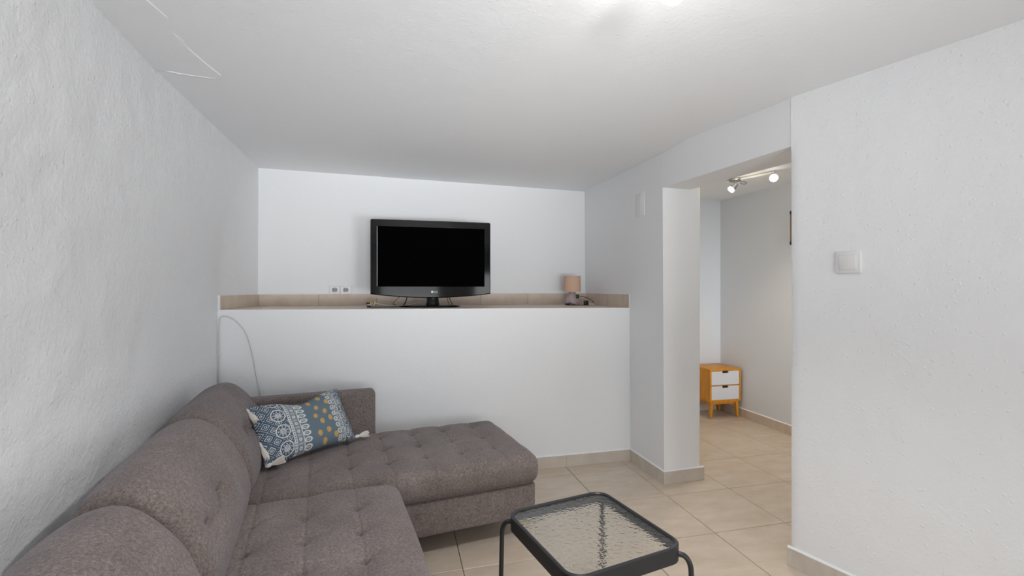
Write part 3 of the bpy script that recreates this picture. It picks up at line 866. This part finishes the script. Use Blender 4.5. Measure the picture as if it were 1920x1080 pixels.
# ------------------------------------------------------------------ wall sockets behind the ledge
for i, (x, lab) in enumerate(((-0.463, 'left one of two white wall sockets above the ledge'), (-0.384, 'right one of two white wall sockets, nearer the television'))):
    y = BWY(x); an = math.atan2(BWY(1) - BWY(0), 1)
    s = thing('wall_socket', lab, 'socket', (x, y, 1.2535), an, 'sockets above the ledge')
    obj('plate', bbox((-.039, -.012, -.030), (.039, .004, .031), .003, 2), 'white_plastic', s, None)
    bm = bmesh.new(); lathe(bm, [(.025, 0), (.025, .003), (.0215, .003), (.0205, -.004)], 28, (0, -.0125, .002), rot); obj('socket_rim', bm, 'white_plastic', s)
    bm = bmesh.new(); lathe(bm, [(.0195, 0), (.0195, .0012)], 28, (0, -.0118, .002), rot); well = obj('socket_well', bm, 'socket_in', s)
    for q in (-.0095, .0095):
        bm = bmesh.new(); lathe(bm, [(.004, 0), (.004, .0006)], 12, (q, -.0128, .002), rot); obj('pin_hole', bm, 'black', well)
    for q in (-.017, .021): obj('earth_clip', bbox((-.003, -.0145, q - .002), (.003, -.0125, q + .002)), 'chrome', well, None)

# ------------------------------------------------------------------ small bedside lamp on the ledge
LX, LY = 1.437, 3.70
la = thing('table_lamp', 'small lamp with peach drum shade on the ledge corner', 'lamp', on_ledge(LX, LY, 0))
bm = bmesh.new(); ro, ri, z0, z1 = .073, .0705, .112, .246
V = [[bm.verts.new((r * math.cos(2 * PI * k_ / 36), r * math.sin(2 * PI * k_ / 36), z)) for k_ in range(36)] for r, z in ((ro, z0), (ro - .003, z1), (ri - .003, z1), (ri, z0))]
for i in range(4):
    for k_ in range(36): bm.faces.new([V[i][k_], V[i][(k_ + 1) % 36], V[(i + 1) % 4][(k_ + 1) % 36], V[(i + 1) % 4][k_]])
obj('lamp_shade', bm, 'shade', la)
bm = bmesh.new(); lathe(bm, [(.058, 0), (.062, .006), (.061, .03), (.055, .052), (.045, .070), (.036, .085), (.030, .10), (.028, .13)], 28); obj('lamp_base', bm, 'lamp_base', la)
bm = bmesh.new(); lathe(bm, [(.013, .12), (.013, .15), (.028, .165), (.030, .185), (.02, .205), (.006, .212)], 16); obj('bulb', bm, 'white_plastic', la)
pl = thing('lamp_lead', 'black lamp lead with plug and switch coiled around the small lamp', 'cable', on_ledge(LX, LY - .08, 0))
part_tube('lead', [on_ledge(1.375, 3.64), on_ledge(1.42, 3.62), on_ledge(1.48, 3.62), on_ledge(1.525, 3.64), on_ledge(1.56, 3.66), on_ledge(1.60, 3.67)], .0026, 'black', pl)
part_tube('lead', [on_ledge(1.46, 3.625, .078), on_ledge(1.50, 3.615, .074), on_ledge(1.56, 3.635, .055), on_ledge(1.61, 3.66, .03), on_ledge(1.61, 3.665, .006)], .0026, 'black', pl)
part_tube('lead', [on_ledge(1.385, 3.63, .022), on_ledge(1.41, 3.62, .012), on_ledge(1.43, 3.617, .006)], .0028, 'black', pl)
o0 = Vector(pl.location)
for nm, p, s in (('switch', on_ledge(1.455, 3.625, .075), (.010, .010, .016)), ('plug', on_ledge(1.535, 3.635, .021), (.017, .014, .019)), ('plug', on_ledge(1.372, 3.64, .010), (.016, .012, .008))):
    p = Vector(p) - o0; obj(nm, bbox(tuple(p - Vector(s)), tuple(p + Vector(s)), .004, 2), 'black', pl)
p = Vector(on_ledge(1.592, 3.66, .008)) - o0; obj('plug', bbox(tuple(p - Vector((.028, .012, .007))), tuple(p + Vector((.028, .012, .007))), .004, 2), 'tassel', pl)

# ------------------------------------------------------------------ switches
jb = thing('junction_cover', 'blank white cover plate high on the wall beside the ledge', 'cover plate', (SWX(2.97) - .004, 2.968, 1.857), 0)
obj('cover', bbox((-.012, -.064, -.083), (.008, .064, .083), .004, 2), 'plaster', jb, 30)
obj('cover_rim', bbox((-.006, -.069, -.087), (.007, .069, .087), .003, 2), 'white_plastic', jb, 30)
sp = RW0 + RD * 0.232; ang = math.atan2(RD.y, RD.x)
ls = thing('light_switch', 'white square rocker light switch on the right wall', 'switch', (sp.x, sp.y, 1.377), ang)
# local x runs along the wall, local -y ... faces the room
sgn = 1 if (Matrix.Rotation(ang, 2) @ Vector((0, 1))).dot(RN) > 0 else -1
def lsb(x0, x1, d0, d1, z0, z1, b): 
    ya, yb = sorted((-sgn * d0, -sgn * d1)); return bbox((x0, ya, z0), (x1, yb, z1), b, 2)
obj('frame', lsb(-.046, .046, -.006, .011, -.046, .046, .004), 'white_plastic', ls, 30)
rk = obj('rocker', lsb(-.031, .031, .008, .0155, -.031, .031, .003), 'white_plastic', ls, 30); rk.rotation_euler = (sgn * 0.05, 0, 0)

# ------------------------------------------------------------------ nightstand in the next room
NX, NY = 2.925, 3.895; NW, ND = 0.350, 0.31
ns = thing('nightstand', 'honey pine nightstand with two white drawers beyond the doorway', 'nightstand', (NX, NY, 0), 0)
z0, z1, tk = .165, .482, .018
bm = bmesh.new()
for a, b in [((0, 0, z0), (tk, ND, z1)), ((NW - tk, 0, z0), (NW, ND, z1)), ((tk, ND - .01, z0), (NW - tk, ND, z1)), ((tk, .012, .3185), (NW - tk, ND - .01, .3285)), ((tk, 0, z0), (NW - tk, ND - .01, z0 + tk))]: box(bm, a, b)
obj('body', bm, 'pine', ns, None)
obj('top', bbox((-.001, -.003, z1 - tk), (NW + .001, ND, z1 + .002), .003, 2), 'pine', ns, 30)
for a, b in ((.1845, .3170), (.3300, .4620)):
    bm = bmesh.new(); cx = NW / 2; hw_ = .034; hd = .020
    poly = [(tk + .002, a), (NW - tk - .002, a), (NW - tk - .002, b), (cx + hw_, b), (cx + hw_, b - hd), (cx - hw_, b - hd), (cx - hw_, b), (tk + .002, b)]
    prism(bm, [(x, .002, z) for x, z in poly], [(x, .016, z) for x, z in poly]); d = obj('drawer', bm, 'drawer', ns, None)
    obj('grip_slot', bbox((cx - hw_ - .002, .015, b - hd - .002), (cx + hw_ + .002, .02, b)), 'black', d, None)
for y in (.02, ND - .04): obj('apron', bbox((.03, y, z0 - .028), (NW - .03, y + .016, z0)), 'pine', ns, None)
for x in (.03, NW - .046): obj('apron', bbox((x, .03, z0 - .028), (x + .016, ND - .03, z0)), 'pine', ns, None)
for sx in (0, 1):
    for sy in (0, 1):
        X = .035 if sx == 0 else NW - .035; Y = .030 if sy == 0 else ND - .035; ox = -.012 if sx == 0 else .012; oy = -.010 if sy == 0 else .012
        bm = bmesh.new(); prism(bm, [(X + ox + dx * .009, Y + oy + dy * .009, 0.001) for dx, dy in ((-1, -1), (1, -1), (1, 1), (-1, 1))], [(X + dx * .018, Y + dy * .018, z0) for dx, dy in ((-1, -1), (1, -1), (1, 1), (-1, 1))])
        bmesh.ops.bevel(bm, geom=list(bm.edges), offset=.003, segments=1, affect='EDGES'); obj('leg', bm, 'pine', ns, 30)

# ------------------------------------------------------------------ picture on the far side wall
pc_ = thing('picture_frame', 'brown framed picture edge on the side wall beyond the doorway', 'picture', (3.299, 3.05, 1.64))
obj('canvas', bbox((-.028, -.22, .03), (0, .252, .26)), 'canvas', pc_, None)
for z in (0, .26): obj('rail', bbox((-.030, -.23, z), (0, .254, z + .03)), 'dark_frame', pc_, None)


# ------------------------------------------------------------------ ceiling spotlights
def spot_head(root, p, aim, scale=1.0, ring=False):
    """barrel with a lit lens; p = lens centre in world space"""
    aim = Vector(aim).normalized(); q = aim.to_track_quat('Z', 'Y').to_matrix(); o0 = Vector(root.location); c_ = Vector(p) - o0
    bm = bmesh.new(); lathe(bm, [(.010 * scale, -.075 * scale), (.018 * scale, -.070 * scale), (.024 * scale, -.035 * scale), (.030 * scale, -.020 * scale), (.030 * scale, -.016 * scale)], 20, c_, q)
    h_ = obj('spot_barrel', bm, 'chrome', root)
    bm = bmesh.new(); lathe(bm, [(.026 * scale, -.018 * scale), (.029 * scale, -.012 * scale), (.030 * scale, -.002 * scale), (.026 * scale, .004 * scale), (.012 * scale, .006 * scale)], 20, c_, q)
    obj('lens', bm, 'bulb', h_)
    bm = bmesh.new(); lathe(bm, [(.0305 * scale, -.009 * scale), (.0305 * scale, -.005 * scale)], 20, c_, q); obj('lens_band', bm, 'chrome', h_)
    if ring:
        bm = bmesh.new(); lathe(bm, [(.015 * scale, .0045 * scale), (.013 * scale, .0075 * scale)], 16, c_, q); obj('lens_cap', bm, 'lens_grey', h_)
    return h_


tr = thing('ceiling_spotlight', 'steel ceiling spotlight with two lit heads beyond the doorway', 'ceiling light', (2.745, 3.33, H2))
o0 = Vector(tr.location)
bm = bmesh.new(); lathe(bm, [(.045, -.022), (.05, -.016), (.05, .002)], 24); obj('ceiling_plate', bm, 'chrome', tr)
bm = bmesh.new(); tube(bm, [(0, 0, -.02), (0, 0, -.05)], .007, 10); obj('stem', bm, 'chrome', tr)
bm = bmesh.new(); tube(bm, [Vector((2.72, 3.40, H2 - .012)) - o0, Vector((2.855, 3.03, H2 - .012)) - o0], .010, 10); obj('bar', bm, 'white_plastic', tr)
bm = bmesh.new(); tube(bm, [Vector((2.845, 3.05, H2 - .02)) - o0, Vector((2.84, 3.04, H2 - .05)) - o0], .006, 8); obj('stem', bm, 'chrome', tr)
bm = bmesh.new(); tube(bm, [Vector((0.02 + .028 * math.cos(t / 12 * 2 * PI), -.07, -.05 + .010 * math.sin(t / 12 * 2 * PI))) for t in range(13)], .0022, 6, False); obj('cable_loop', bm, 'dark_frame', tr)
spot_head(tr, (2.662, 3.285, 2.075), (-0.62, 0.25, -0.70), 0.95)
spot_head(tr, (2.820, 3.00, 2.118), (-0.58, -0.72, -0.40), 1.0)
down_spot('spot_light', (2.645, 3.272, 2.055), (-0.3, -0.2, -0.9), 17, (1.0, 0.83, 0.60), 150)
down_spot('spot_light', (2.79, 2.965, 2.10), (-0.4, -0.5, -0.75), 19, (1.0, 0.83, 0.60), 150)

cs = thing('ceiling_spotlight', 'lit spotlight at the top edge on the sitting room ceiling', 'ceiling light', (0.70, 0.93, CEIL))
bm = bmesh.new(); lathe(bm, [(.045, -.022), (.05, -.016), (.05, .002)], 24); obj('ceiling_plate', bm, 'chrome', cs)
bm = bmesh.new(); tube(bm, [(0, 0, -.02), (0, 0, -.07), (-.03, .03, -.09)], .006, 10); obj('stem', bm, 'chrome', cs)
spot_head(cs, (0.643, 1.002, 1.975), (-0.30, 0.10, -0.95), 1.0, True)
down_spot('lamp_light', (0.636, 1.005, 1.952), (-0.1, 0.1, -1), 36, (1.0, 0.97, 0.94), 120, 0.03)
point('spot_glow', (2.66, 3.15, 2.07), 0.7, (1.0, 0.88, 0.7), 0.03)
point('lamp_glow', (0.63, 1.01, 1.93), 3.4, (1.0, 0.98, 0.95), 0.03)
